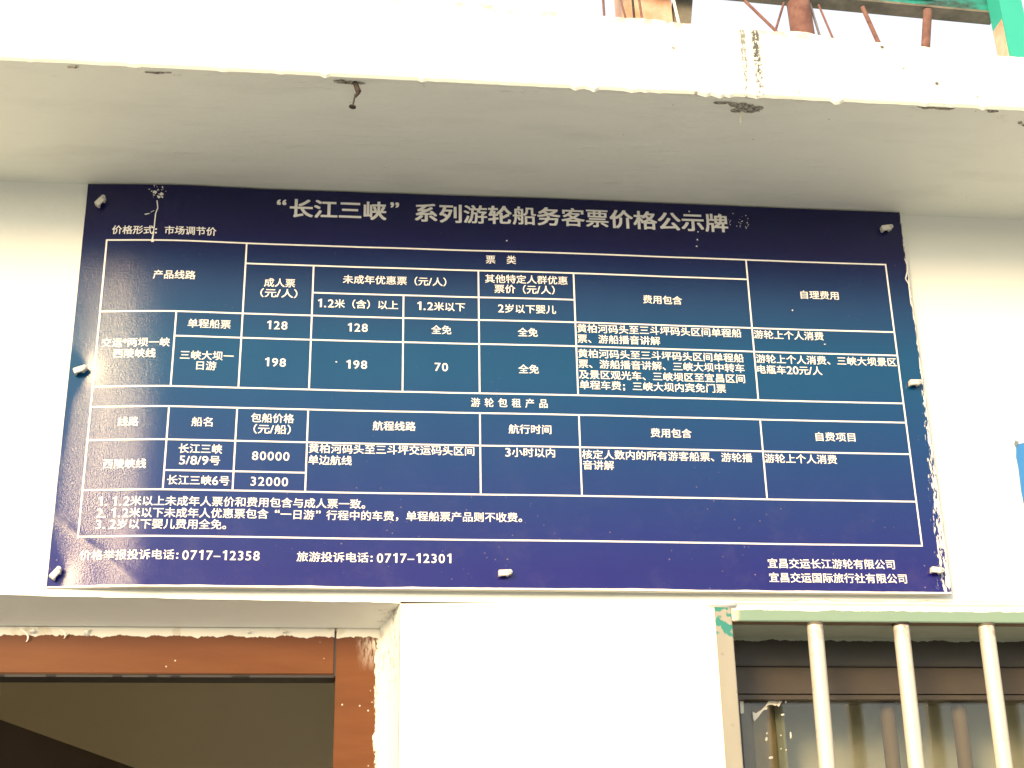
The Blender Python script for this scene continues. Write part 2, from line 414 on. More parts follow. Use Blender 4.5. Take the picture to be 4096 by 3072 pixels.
for i in range(len(xs) - 1):
    for j in range(len(zs) - 1):
        if hole(i, j):
            continue
        bm.faces.new((gv(i, j), gv(i + 1, j), gv(i + 1, j + 1), gv(i, j + 1)))
        bm.faces.new((gv(i, j, TH), gv(i, j + 1, TH), gv(i + 1, j + 1, TH), gv(i + 1, j, TH)))
        for (di, dj, e) in ((-1, 0, ((i, j), (i, j + 1))), (1, 0, ((i + 1, j), (i + 1, j + 1))), (0, 1, ((i, j + 1), (i + 1, j + 1))), (0, -1, ((i, j), (i + 1, j)))):
            ii, jj = i + di, j + dj
            out = ii < 0 or jj < 0 or ii >= len(xs) - 1 or jj >= len(zs) - 1
            if out or hole(ii, jj):
                a, b = e
                bm.faces.new((gv(*a), gv(*b), gv(*b, TH), gv(*a, TH)))
bmesh.ops.remove_doubles(bm, verts=bm.verts, dist=1e-6)
link('wall', bm, WALL, house)

# canopy slab with dripping paint along its lower arris and a worn upper arris
bm = bmesh.new()
drips = [(random.uniform(-0.9, 0.9), random.uniform(0.0008, 0.0030), random.uniform(0.0018, 0.005)) for _ in range(26)] + [(0.063, .004, .004), (0.085, .005, .0045), (0.232, .005, .004), (0.251, .005, .004), (0.41, .006, .005), (-0.26, .003, .003)]
def ztop(x):
    return 2.7505 - 0.047 * x - 0.012 * max(0, x - 0.2) + 0.0030 * nz(x * 9, 2) + 0.0022 * nz(x * 30, 5) + 0.0012 * nz(x * 95, 7) + 0.006 * math.exp(-((x - 0.375) / 0.03) ** 2)
def zbot(x):
    v = 2.6305 - 0.0042 * (x + 0.66) + 0.0007 * nz(x * 25, 9) + 0.0005 * nz(x * 90, 3)
    for (d, h, w) in drips: v -= h * math.exp(-((x - d) / w) ** 2)
    return v
N = 760
rows = []
for i in range(N + 1):
    x = -2.4 + 4.7 * i / N
    zt, zb = ztop(x), zbot(x)
    j1, j2 = 0.0016 * nz(x * 22, 1), 0.0016 * nz(x * 22, 4)
    rows.append([bm.verts.new(p) for p in (
        (x, 3.4, ZS), (x, -0.05, ZS), (x, -0.288, ZS + 0.0015), (x, -0.2965, zb - 0.0003), (x, -0.2995, zb + 0.003),
        (x, -0.300 + j1, zb + 0.04), (x, -0.300 + j2, zt - 0.012), (x, -0.2975 + 0.003 * nz(x * 60, 8), zt - 0.003), (x, -0.290, zt), (x, -0.22, zt + 0.001), (x, 3.4, zt + 0.002))])
for i in range(N):
    a, b = rows[i], rows[i + 1]
    for k in range(len(a)):
        k2 = (k + 1) % len(a)
        bm.faces.new((a[k], b[k], b[k2], a[k2]))
bm.faces.new(rows[0]); bm.faces.new(rows[-1][::-1])
canopy = link('canopy', bm, SLAB, house)

def chunk(name, x, y, z, rx, ry, rz, n, mat, parent, seed):
    rnd = random.Random(seed); bm = bmesh.new()
    for _ in range(n):
        r = bmesh.ops.create_icosphere(bm, subdivisions=2, radius=1.0)
        px, py = x + rnd.uniform(-rx, rx), y + rnd.uniform(-ry, ry)
        sx, sy, sz = rnd.uniform(0.25, 0.55) * rx, rnd.uniform(0.3, 0.7) * ry, rz * rnd.uniform(0.5, 1)
        sd = rnd.random() * 50
        for v in r['verts']:
            d = 1 + 0.55 * nz(v.co.x * 2.2 + sd, v.co.y * 2.2, v.co.z * 2.2)
            v.co = Vector((px + v.co.x * sx * d, py + v.co.y * sy * d, z + v.co.z * sz * d))
    return link(name, bm, mat, parent)
for k, (x, y, rx, ry, rz, n) in enumerate([
        (-0.231, -0.2855, 0.016, 0.0035, 0.002, 9), (0.296, -0.268, 0.019, 0.008, 0.0025, 11), (0.272, -0.276, 0.018, 0.003, 0.0012, 6),
        (0.534, -0.288, 0.011, 0.004, 0.002, 7), (0.560, -0.2885, 0.013, 0.004, 0.002, 8), (0.627, -0.288, 0.011, 0.004, 0.002, 7),
        (-0.468, -0.288, 0.014, 0.0018, 0.0012, 6), (-0.575, -0.290, 0.008, 0.0025, 0.0012, 4), (0.690, -0.262, 0.014, 0.006, 0.0015, 6)]):
    chunk('broken_patch', x, y, ZS + 0.0006, rx, ry, rz, n, CONC, canopy, 30 + k)
# pale wire stub in the second broken patch
bm = bmesh.new()
tube(bm, (0.293, -0.262, ZS + .002), (0.2915, -0.254, ZS - 0.004), 0.0022, 0.0018, 8)
tube(bm, (0.2915, -0.254, ZS - .004), (0.291, -0.251, ZS - 0.012), 0.0018, 0.0012, 8)
link('wire_stub', bm, GLINT_WIRE, canopy)
# the rusty nail below the first broken patch
nail = thing('hanging_nail', (-0.222, -0.284, ZS), 'dark rusty nail with a flat head hanging from the broken spot under the canopy', 'nail')
bm = bmesh.new(); tube(bm, (-.001, -.001, 0.002), (0.004, 0.0, -0.012), 0.0032, 0.0038, 10); tube(bm, (0.004, 0, -.012), (0.0, 0, -.020), 0.0030, 0.0016, 10)
link('fixing', bm, RUSTD, nail)
bm = bmesh.new(); tube(bm, (0.0, 0, -0.016), (-0.003, 0, -0.034), 0.0012, 0.0012, 8)
link('shank', bm, RUSTD, nail)
bm = bmesh.new(); tube(bm, (-.003, 0, -0.034), (-0.0032, 0, -0.0355), 0.0045, 0.0046, 14)
link('head', bm, RUSTD, nail)

# inner room
bm = bmesh.new()
box(bm, -2.4, -2.2, TH, 3.4, 0.0, ZS); box(bm, 1.7, 1.9, TH, 3.4, 0.0, ZS); box(bm, -2.2, 1.7, 1.9, 2.0, 0.0, ZS)
link('room_wall', bm, INNER, house)
bm = bmesh.new(); box(bm, -2.2, 1.7, TH, 3.2, 0.0, 0.03)
link('room_floor', bm, INNER, house)
bm = bmesh.new(); box(bm, -0.02, 0.10, TH, 3.2, 0.0, ZS)
link('partition', bm, INNER, house)

# ------------------------------------------------------------------ doorway: splayed plaster reveal, bronze frame, inner leaf
bm = bmesh.new()
n = 60
def headz(x): return wallv(x, DZ)[2]
for i in range(n):
    xa, xb = DX0 + (DX1 - DX0) * i / n, DX0 + (DX1 - DX0) * (i + 1) / n
    q = []
    for x in (xa, xb):
        q.append([(x, 0.0008, headz(x) - 0.0006), (x, 0.030, 2.0175), (x, 0.060, 2.010), (x, 0.0775, 2.0035)])
    for k in range(3):
        bm.faces.new([bm.verts.new(p) for p in (q[0][k], q[1][k], q[1][k + 1], q[0][k + 1])])
bmesh.ops.remove_doubles(bm, verts=bm.verts, dist=1e-5)
link('door_head_plaster', bm, WALL, house, smooth=True)
bm = bmesh.new()
zz = [0.03 + (2.021 - 0.03) * i / 160 for i in range(161)]
prev = None
for z in zz:
    w = 0.0022 * nz(z * 14, 3) + 0.0014 * nz(z * 55, 3)
    c4 = [bm.verts.new(p) for p in ((DX1 - 0.0006, 0.001, z), (DX1 - 0.004, 0.022, z), (DX1 - 0.013, 0.055, z), (-0.1715 + w, 0.0775, z))]
    if prev:
        for k in range(3): bm.faces.new((prev[k], c4[k], c4[k + 1], prev[k + 1]))
    prev = c4
link('door_side_plaster', bm, WALL, house, smooth=True)

frame = thing('tmp', (0, 0, 0), '', ''); bpy.data.objects.remove(frame)
bm = bmesh.new(); box(bm, -0.2302, -0.155, 0.080, 0.125, 0.0, 2.012, 0.0012)
dj = link('door_jamb', bm, BRONZE, house)
bm = bmesh.new(); box(bm, DX0 + 0.03, -0.2322, 0.0808, 0.125, 1.9415, 2.012, 0.0012)
dh = link('door_header', bm, BRONZE, house)
bm = bmesh.new(); box(bm, DX0 + 0.03, -0.2318, 0.0835, 0.122, 1.9375, 1.9413)
for x in (-0.665, -0.60, -0.515, -0.47, -0.44, -0.36, -0.35):
    tube(bm, (x - .006, 0.0836, 1.9392), (x + 0.006, 0.0836, 1.9392), 0.0016, 0.0014, 8)
link('gasket', bm, GASKET, dh)
bm = bmesh.new(); box(bm, -0.2326, -0.2298, 0.0815, 0.12, 1.939, 2.0)
link('joint_gap', bm, GASKET, dj)
bm = bmesh.new(); box(bm, DX0, DX0 + 0.029, 0.080, 0.125, 0.0, 2.012)
link('door_jamb', bm, BRONZE, house)
# curled flakes of paint hanging over the header
for k, (x, h, w, s_) in enumerate([(-0.6445, 0.017, 0.003, 1), (-0.594, 0.0125, 0.0028, 1), (-0.5545, 0.008, 0.005, -1), (-0.350, 0.005, 0.004, 1), (-0.297, 0.004, 0.006, -1), (-0.632, 0.006, 0.008, 1)]):
    bm = bmesh.new(); prev = None
    for i in range(9):
        t = i / 8
        x_ = x + s_ * 0.012 * math.sin(t * 2.2) * (h / 0.017); z_ = 2.0005 - h * t - 0.001; y_ = 0.0795 - 0.0045 * math.sin(t * 3.1)
        ww = w * (1 - 0.35 * t)
        c2 = [bm.verts.new((x_ - ww / 2, y_, z_)), bm.verts.new((x_ + ww / 2, y_ - 0.0008, z_ + 0.0004))]
        if prev: bm.faces.new((prev[0], prev[1], c2[1], c2[0]))
        prev = c2
    link('paint_flake', bm, SLAB, dh)

leaf = thing('inner_door_leaf', (0, 0, 0), '', ''); bpy.data.objects.remove(leaf)
hx, hy = -0.823, 0.13
dxy = Vector((0.2454, 0.969, 0)).normalized(); nn = Vector((dxy.y, -dxy.x, 0))
bm = bmesh.new(); box(bm, 0, 0.95, -0.042, 0.0, 0.035, 1.93, 0.002)
bm.transform(Matrix(((dxy.x, -nn.x, 0, hx), (dxy.y, -nn.y, 0, hy), (0, 0, 1, 0), (0, 0, 0, 1))))
dl = link('door_leaf', bm, LEAFM, house)
bm = bmesh.new()
p = Vector((hx, hy, 1.0)) + dxy * 0.88
tube(bm, p, p + nn * 0.05, 0.008); tube(bm, p + nn * 0.05, p + nn * 0.05 - dxy * 0.11, 0.009)
link('handle', bm, NAIL, dl)

# ------------------------------------------------------------------ window: painted head, dark frame, glass
bm = bmesh.new(); box(bm, WX0, WX1, 0.0215, 0.0985, 1.9978, 2.0203)
link('window_head', bm, REVEALG, house)
win = link('window_frame', (lambda b: (box(b, WX0, WX1, 0.099, 0.150, 1.9585, 2.0203, 0.001), b)[1])(bmesh.new()), DARKAL, house)
bm = bmesh.new()
vs = [(WX0, .1045, 1.9583), (WX1, .1045, 1.9583), (WX1, .100, 1.9205), (WX0, .100, 1.9205), (WX0, .150, 1.9583), (WX1, .150, 1.9583), (WX1, .150, 1.9205), (WX0, .150, 1.9205)]
v = [bm.verts.new(p) for p in vs]
for f in ((0, 1, 2, 3), (5, 4, 7, 6), (4, 5, 1, 0), (3, 2, 6, 7), (4, 0, 3, 7), (1, 5, 6, 2)): bm.faces.new([v[k] for k in f])
link('sash_rail', bm, DARKAL2, win)
bm = bmesh.new(); box(bm, WX0, WX1, .1035, .150, 1.9132, 1.9195)
link('sash_lip', bm, DARKAL2, win)
bm = bmesh.new(); box(bm, WX0 + .024, WX0 + 0.052, .1055, .150, WZ0, 1.913); link('frame_side', bm, DARKAL, win)
for (xt, xb) in ((0.340, 0.337), (0.547, 0.540), (0.652, 0.648), (0.93, 0.925)):  # plain brown upright tubes behind the pane
    bm = bmesh.new(); tube(bm, (xb - 0.006, 0.137, WZ0), (xt, 0.137, 1.913), 0.0105, 0.0105, 20)
    link('brown_upright', bm, UPRIGHT, win)
bm = bmesh.new(); box(bm, WX0 + .052, WX1, 0.116, 0.121, WZ0, 1.9133)
link('pane', bm, GLASS, win)
bm = bmesh.new(); box(bm, WX0, 0.4015, 0.160, 0.166, WZ0, 1.96)
link('olive_panel', bm, OLIVE, win)
bm = bmesh.new(); box(bm, 0.388, 0.4005, 0.154, 0.1598, WZ0, 1.96)
link('pale_strip', bm, REVEALG, win)
def glint_plate(pts, y=0.1158, name='sky_glint'):  # solid flecks standing for sky reflected between leaves in the glass
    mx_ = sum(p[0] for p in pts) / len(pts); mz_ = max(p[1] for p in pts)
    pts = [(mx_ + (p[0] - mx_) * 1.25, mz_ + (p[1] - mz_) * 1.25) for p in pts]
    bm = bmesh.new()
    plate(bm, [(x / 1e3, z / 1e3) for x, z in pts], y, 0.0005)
    link(name, bm, GLINT_WIRE, win)
glint_plate([(347.3, 1899.5), (351, 1897.8), (352.5, 1899), (357, 1901.5), (361.5, 1905.5), (364.5, 1904.5), (364, 1902.2), (360, 1901.5), (356, 1897.5), (353, 1893.5), (348.5, 1889.3), (347.2, 1892)])
glint_plate([(364.2, 1906.5), (366, 1905.8), (368.5, 1908.6), (373, 1909), (377, 1907.6), (379.5, 1909.5), (380, 1913), (369.5, 1913), (368, 1910.5)])
glint_plate([(380.8, 1908.5), (383, 1906.5), (387.5, 1912.9), (381, 1913)])
glint_plate([(325.8, 1912.8), (332.5, 1913), (332, 1900), (329, 1898.8), (325.8, 1901.5)])
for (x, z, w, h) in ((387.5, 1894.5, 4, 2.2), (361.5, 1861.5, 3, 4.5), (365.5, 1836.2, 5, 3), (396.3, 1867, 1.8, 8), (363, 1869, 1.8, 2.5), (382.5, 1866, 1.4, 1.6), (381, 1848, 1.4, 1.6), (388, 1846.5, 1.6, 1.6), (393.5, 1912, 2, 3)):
    glint_plate([(x - w * .5, z - h * .3), (x - w * .1, z - h * .5), (x + w * .45, z - h * .2), (x + w * .5, z + h * .35), (x, z + h * .5), (x - w * .4, z + h * .2)])

curtain = None
bm = bmesh.new(); prev = None
for i in range(181):
    x = 0.403 + 0.81 * i / 180
    y = 0.235 + 0.0008 * math.sin(x * 30 + 2 * math.sin(x * 17))
    c2 = [bm.verts.new((x, y, 0.90)), bm.verts.new((x, y, 1.975))]
    if prev: bm.faces.new((prev[0], c2[0], c2[1], prev[1]))
    prev = c2
link('curtain', bm, CURTAIN, None, smooth=True, label='pale grey green curtain hanging behind the barred window glass', category='curtain')

# security grille: a thing of the opening, welded frame with round bars
gr = thing('window_grille', (0.2735, 0, WZ0), 'steel security grille with a faded green top rail and round upright bars over the window', 'security grille')
def gpart(name, bm, mat, smooth=False):
    bm.transform(Matrix.Translation((-0.2735, 0, -WZ0)))
    return link(name, bm, mat, gr, smooth)
def wmat(m):  # the grille's materials read world-like coordinates: shift them back
    nt = m.node_tree
    tc = [n_ for n_ in nt.nodes if n_.type == 'TEX_COORD'][0]
    add = nt.nodes.new('ShaderNodeVectorMath'); add.operation = 'ADD'; add.inputs[1].default_value = (0.2735, 0, WZ0)
    for l in list(nt.links):
        if l.from_node == tc:
            to = l.to_socket; nt.links.remove(l); nt.links.new(add.outputs[0], to)
    nt.links.new(tc.outputs['Object'], add.inputs[0])
wmat(GRILLE); wmat(GSIDE)
bm = bmesh.new(); box(bm, 0.2945, 1.198, -0.0025, 0.0195, 1.9978, 2.0196, 0.0010)
gpart('top_rail', bm, GRILLE)
bm = bmesh.new(); box(bm, 0.2712, 0.2943, -0.0030, 0.0195, WZ0 + 0.002, 2.0200, 0.0012)
gpart('side_rail', bm, GSIDE)
bm = bmesh.new(); box(bm, 1.1982, 1.2198, -0.0030, 0.0195, WZ0 + 0.002, 2.0200, 0.0012)
gpart('side_rail', bm, GSIDE)
bm = bmesh.new(); box(bm, 0.2945, 1.198, -0.0025, 0.0195, WZ0 + 0.002, WZ0 + 0.024, 0.0010)
gpart('bottom_rail', bm, GSIDE)
for k in range(7):
    xt = 0.4110 + 0.1203 * k
    if xt > 1.17: break
    bm = bmesh.new(); tube(bm, (xt - 0.012, 0.0085, WZ0 + 0.024), (xt, 0.0085, 1.9979), 0.0108, 0.0108, 32, False)
    b_ = gpart('bar', bm, STEEL, True)
    bm = bmesh.new()
    tube(bm, (xt, 0.0085, 1.9945), (xt, 0.0085, 1.9981), 0.0112, 0.0128, 24, False)
    bm.transform(Matrix.Translation((-0.2735, 0, -WZ0)))
    link('weld', bm, RUSTD if k % 2 else BROWNGREY, b_, True)
# overpainted lug at the upper left corner of the grille
bm = bmesh.new(); vsx = box(bm, 0.2635, 0.302, -0.0055, 0.0, 2.0165, 2.0235, 0.0018)
for v in bm.verts: v.co.z += 0.0015 * nz(v.co.x * 90, 2) - (v.co.x - .2635) * 0.03
link('plaster_lug', bm, WALL, house, smooth=True)
# ridge of filler where the wall was made good above and left of the grille
bm = bmesh.new(); prev = None
for i in range(140):
    x = 0.29 + 0.93 * i / 139
    h = 0.0022 + 0.0012 * nz(x * 35, 6) + 0.004 * math.exp(-((x - 0.775) / 0.016) ** 2)
    zb_ = 2.0212; zt_ = 2.0258 + 0.0014 * nz(x * 22, 3) + 0.006 * math.exp(-((x - 0.775) / 0.014) ** 2)
    c4 = [bm.verts.new(p) for p in ((x, 0.0006, zb_), (x, -h * 0.7, zb_ + .0006), (x, -h, (zb_ + zt_) / 2), (x, -h * 0.6, zt_ - .0006), (x, 0.0006, zt_))]
    if prev:
        for k in range(4): bm.faces.new((prev[k], c4[k], c4[k + 1], prev[k + 1]))
    prev = c4
link('filler_ridge', bm, WALL, house, smooth=True)
bm = bmesh.new(); prev = None
for i in range(90):
    z = 2.016 - 0.6 * i / 89
    x = 0.2625 + 0.004 * (i / 89) * 3 + 0.0015 * nz(z * 20, 3)
    c3 = [bm.verts.new(p) for p in ((x - .002, 0.0006, z), (x + .001, -0.0022, z), (0.2714, -0.0020, z))]
    if prev:
        for k in range(2): bm.faces.new((prev[k], c3[k], c3[k + 1], prev[k + 1]))
    prev = c3
link('filler_ridge', bm, WALL, house, smooth=True)

# ------------------------------------------------------------------ the price board
SX, SZ0, SZ1 = 0.6, 2.0345, 2.6246
board = thing('price_board', (0, 0, SZ0), 'wide dark blue board listing cruise ticket prices in white Chinese text and ruled table', 'notice board')
CLIPS = [(-0.579, 2.5936, -52), (0.5733, 2.5932, -10), (-0.5847, 2.3352, -22), (0.5854, 2.3424, -2), (-0.5886, 2.0518, -52), (-0.0114, 2.0554, -3), (0.5809, 2.0655, 7)]
def sy(x, z):
    """depth of the board's face: it bows off the wall and is pulled back along its left edge"""
    y = -0.0130
    if x < -0.455:
        t = min(1.0, (-0.455 - x) / 0.16)
        y += 0.0135 * t * t * (3 - 2 * t) * (0.55 + 0.45 * math.sin(max(0.0, min(1.0, (2.60 - z) / 0.40)) * math.pi * 0.62))
    y -= 0.0011 * math.sin(x * 9 + 0.6) + 0.0007 * nz(x * 6, z * 2, 4) + 0.00035 * nz(x * 22, z * 5, 8)
    y -= 0.009 * nz(x * 4.5, 7) * (z - 2.33) + 0.00012 * math.sin(x * 43 + 1)
    for (a, b, _) in CLIPS:
        d2 = ((x - a) / 0.020) ** 2 + ((z - b) / 0.026) ** 2
        if d2 < 9: y += (0.0016 if a < -0.5 else 0.0006) * math.exp(-d2)
    la = (x + 0.531) * 0.614 + (z - 2.075) * 0.789
    if x < -0.46 and z < 2.13: y -= 0.0007 * math.exp(-(la / 0.006) ** 2)
    if z < 2.06: y -= 0.0007 * nz(x * 13, 2) * (2.06 - z) / 0.025
    return min(y, -0.0016)
def bnd(p):   # world point on the board face -> the thing's own coordinates
    return Vector((p[0], p[1], p[2] - SZ0))

NX, NZ = 320, 160
bm = bmesh.new()
ax = [-SX + 2 * SX * i / NX for i in range(NX + 1)]
az = [SZ0 + (SZ1 - SZ0) * j / NZ for j in range(NZ + 1)]
def ex(x, z, i):
    if i == NX: x += 0.0012 * nz(z * 60, 3) + 0.0012 * nz(z * 170, 5) * (1 if z > 2.48 or z < 2.2 else 0.2)
    if i == 0: x += 0.0004 * nz(z * 25, 1)
    return x
V = [[bm.verts.new(bnd((ex(x, z, i), sy(x, z), z))) for z in az] for i, x in enumerate(ax)]
for i in range(NX):
    for j in range(NZ):
        bm.faces.new((V[i][j], V[i + 1][j], V[i + 1][j + 1], V[i][j + 1]))
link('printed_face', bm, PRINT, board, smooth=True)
# the print material is keyed to world heights
nt = PRINT.node_tree
tc = [n_ for n_ in nt.nodes if n_.type == 'TEX_COORD'][0]
add = nt.nodes.new('ShaderNodeVectorMath'); add.operation = 'ADD'; add.inputs[1].default_value = (0, 0, SZ0)
for l in list(nt.links):
    if l.from_node == tc:
        to = l.to_socket; nt.links.remove(l); nt.links.new(add.outputs[0], to)
nt.links.new(tc.outputs['Object'], add.inputs[0])
# foam core of the board behind the film
bm = bmesh.new()
ring = [(x, SZ0) for x in ax] + [(SX, z) for z in az[1:]] + [(x, SZ1) for x in ax[::-1][1:]] + [(-SX, z) for z in az[::-1][1:-1]]
A, B = [], []
for (x, z) in ring:
    i = NX if x == SX else (0 if x == -SX else 1)
    zz_ = z - (0.0006 if z == SZ0 else 0)
    A.append(bm.verts.new(bnd((ex(x, z, i), sy(x, z) + 0.0003, zz_))))
    B.append(bm.verts.new(bnd((ex(x, z, i), min(sy(x, z) + 0.0035, -0.0004), zz_ - (0.0005 if z == SZ0 else 0)))))
for k in range(len(ring)):
    k2 = (k + 1) % len(ring)
    bm.faces.new((A[k], A[k2], B[k2], B[k]))
bm.faces.new(B)
link('board_core', bm, BOARD, board)

# --- ruled table, printed
OFF = 0.00035
def ribbon(bm, x0, z0, x1, z1, w0, w1=None, seg=None):
    w1 = w0 if w1 is None else w1
    a, b = Vector((x0, z0)), Vector((x1, z1)); d = (b - a)
    n_ = seg or max(1, int(d.length / 0.008)); p = Vector((-d.y, d.x)).normalized()
    prev = None
    for i in range(n_ + 1):
        t = i / n_; c = a + d * t; w = (w0 + (w1 - w0) * t) / 2
        pr = [bm.verts.new(bnd((q.x, sy(q.x, q.y) - OFF, q.y))) for q in (c - p * w, c + p * w)]
        if prev: bm.faces.new((prev[0], pr[0], pr[1], prev[1]))
        prev = pr
T_, A_, B_, C_, D_, E_, F_, G_, H_, I_, Z_ = 2.5349, 2.5028, 2.4602, 2.4246, 2.3874, 2.3126, 2.2832, 2.2356, 2.1923, 2.1655, 2.1020
LW = 0.0023
XL, XR = -0.5662, 0.5667
v1, v2, v3, v4, v5, v6, v7 = -0.4618, -0.3713, -0.2760, -0.1483, -0.0416, 0.0961, 0.3541
bm = bmesh.new()
h = LW / 2
for (z, a, b) in ((T_, XL, XR), (A_, v2, v7), (B_, v3, v6), (C_, XL, XR), (D_, v1, XR), (E_, XL, XR), (F_, XL, XR), (G_, XL, XR), (H_, v1, v3), (I_, XL, XR), (Z_, XL, XR)):
    ribbon(bm, a - h, z, b + h, z, LW)
OFF = 0.0005
for (x, a, b) in ((XL, T_, Z_), (XR, T_, Z_), (v1, C_, E_), (v2, T_, E_), (v3, A_, E_), (v4, B_, E_), (v5, A_, E_), (v6, A_, E_), (v7, T_, E_),
                  (v1, F_, I_), (v2, F_, I_), (v3, F_, I_), (v5, F_, I_), (v6, F_, I_), (v7, F_, I_)):
    ribbon(bm, x, a, x, b, LW)
link('ruled_lines', bm, LETTER, board)

# --- lettering: (class, text, ink start mm, ink end mm, middle height mm)
TEXTS = [
    ('T', '长江三峡', -313.2, -174.2, 2594.2),
    ('T', '系列游轮船务客票价格公示牌', -133.2, 331.3, 2593.9),
    ('Q', '“', -332.0, -318.2, 2603.6),
    ('Q', '”', -168.9, -156.2, 2605.1),
    ('B', '价格形式：市场调节价', -560.1, -414.6, 2550.9),
    ('B', '产品线路', -497.7, -439.2, 2480.8),
    ('B', '票', -30.6, -16.9, 2520.9),
    ('B', '类', -0.5, 13.0, 2521.1),
    ('B', '成人票', -344.0, -300.9, 2473.7),
    ('B', '（元/人）', -348.6, -297.1, 2457.4),
    ('B', '未成年优惠票（元/人）', -234.2, -87.6, 2482.8),
    ('B', '1.2米（含）以上', -268.0, -155.7, 2444.1),
    ('B', '1.2米以下', -128.6, -60.9, 2444.0),
    ('B', '其他特定人群优惠', -32.1, 86.9, 2490.1),
    ('B', '票价（元/人）', -18.9, 67.9, 2474.2),
    ('B', '2岁以下婴儿', -14.1, 68.8, 2443.3),
    ('B', '费用包含', 196.1, 253.7, 2464.6),
    ('B', '自理费用', 431.7, 489.2, 2480.9),
    ('B', '单程船票', -445.1, -386.7, 2406.7),
    ('B', '三峡大坝一', -452.3, -380.0, 2358.8),
    ('B', '日游', -429.5, -402.7, 2343.7),
    ('B', '交运*两坝一峡', -560.1, -467.4, 2377.4),
    ('B', '西陵峡线', -542.8, -485.3, 2361.0),
    ('N', '128', -336.8, -309.0, 2407.9),
    ('N', '128', -225.4, -197.8, 2407.9),
    ('N', '198', -337.1, -308.9, 2351.7),
    ('N', '198', -225.9, -197.5, 2351.6),
    ('B', '全免', -108.8, -80.6, 2407.6),
    ('N', '70', -104.0, -85.4, 2350.9),
    ('B', '全免', 13.3, 41.7, 2406.8),
    ('B', '全免', 13.1, 41.9, 2350.2),
    ('B', '黄柏河码头至三斗坪码头区间单程船', 98.4, 337.5, 2415.3),
    ('B', '票、游船播音讲解', 98.2, 217.5, 2399.2),
    ('B', '黄柏河码头至三斗坪码头区间单程船', 98.3, 337.7, 2376.3),
    ('B', '票、游船播音讲解、三峡大坝中转车', 98.2, 337.8, 2360.5),
    ('B', '及景区观光车、三峡坝区至宜昌区间', 98.4, 337.1, 2344.2),
    ('B', '单程车费；三峡大坝内宾免门票', 98.8, 308.1, 2328.3),
    ('B', '游轮上个人消费', 355.9, 459.5, 2414.7),
    ('B', '游轮上个人消费、三峡大坝景区', 356.1, 563.9, 2376.5),
    ('B', '电瓶车20元/人', 356.4, 451.9, 2360.0),
    ('B', '游轮包租产品', -53.7, 52.8, 2298.8),
    ('B', '线路', -528.3, -500.6, 2261.2),
    ('B', '船名', -430.6, -402.8, 2261.5),
    ('B', '包船价格', -352.2, -294.4, 2269.1),
    ('B', '（元/船）', -348.1, -298.3, 2253.1),
    ('B', '航程线路', -188.2, -129.6, 2261.6),
    ('B', '航行时间', -2.3, 56.9, 2260.3),
    ('B', '费用包含', 196.0, 254.1, 2259.2),
    ('B', '自费项目', 432.1, 489.6, 2259.2),
    ('B', '西陵峡线', -542.8, -486.0, 2201.4),
    ('B', '长江三峡', -445.0, -387.9, 2223.0),
    ('B', '5/8/9号', -443.1, -389.7, 2206.7),
    ('N', '80000', -348.1, -298.6, 2214.8),
    ('B', '长江三峡6号', -457.0, -376.0, 2178.6),
    ('N', '32000', -348.1, -299.0, 2178.8),
    ('B', '黄柏河码头至三斗坪交运码头区间', -273.4, -49.8, 2227.1),
    ('B', '单边航线', -273.4, -215.3, 2210.6),
    ('B', '3小时以内', -7.3, 61.1, 2226.4),
    ('B', '核定人数内的所有游客船票、游轮播', 98.3, 338.1, 2225.2),
    ('B', '音讲解', 99.0, 142.1, 2209.8),
    ('B', '游轮上个人消费', 355.8, 459.3, 2225.4),
    ('B', '1. 1.2米以上未成年人票价和费用包含与成人票一致。', -544.0, -196.1, 2149.6),
    ('B', '2. 1.2米以下未成年人优惠票包含“一日游”行程中的车费，单程船票产品则不收费。', -545.3, 13.7, 2133.6),
    ('B', '3. 2岁以下婴儿费用全免。', -544.8, -376.7, 2118.2),
    ('B', '价格举报投诉电话：', -561.7, -435.5, 2077.0),
    ('N', '0717-12358', -430.5, -331.6, 2076.6),
    ('B', '旅游投诉电话：', -283.8, -184.9, 2076.3),
    ('N', '0717-12301', -179.4, -81.5, 2075.9),
    ('B', '宜昌交运长江游轮有限公司', 346.9, 524.4, 2074.7),
    ('B', '宜昌交运国际旅行社有限公司', 347.1, 539.1, 2055.0),
]
_glyph = {}
def glyph(ch, off):
    k = (ch, off)
    if k in _glyph: return _glyph[k]
    if ch == '1':
        me = ([(0.10, 0.52), (0.10, 0.62), (0.20, 0.655), (0.265, 0.727), (0.375, 0.727), (0.375, 0.0), (0.25, 0.0), (0.25, 0.555)], [(0, 1, 2, 7), (2, 3, 7), (3, 4, 5, 6, 7)])
        _glyph[k] = me; return me
    c = bpy.data.curves.new('glyph', 'FONT'); c.body = ch; c.size = 1.0; c.offset = off; c.resolution_u = 3
    o = bpy.data.objects.new('glyph', c); COL.objects.link(o)
    bpy.context.view_layer.update()
    me = bpy.data.meshes.new_from_object(o.evaluated_get(bpy.context.evaluated_depsgraph_get()))
    r = ([(v.co.x, v.co.y) for v in me.vertices], [tuple(p.vertices) for p in me.polygons])
    bpy.data.objects.remove(o); bpy.data.curves.remove(c); bpy.data.meshes.remove(me)
    _glyph[k] = r
    return r
DENSE = set('婴票播解惠群黄游船费客报旅举')
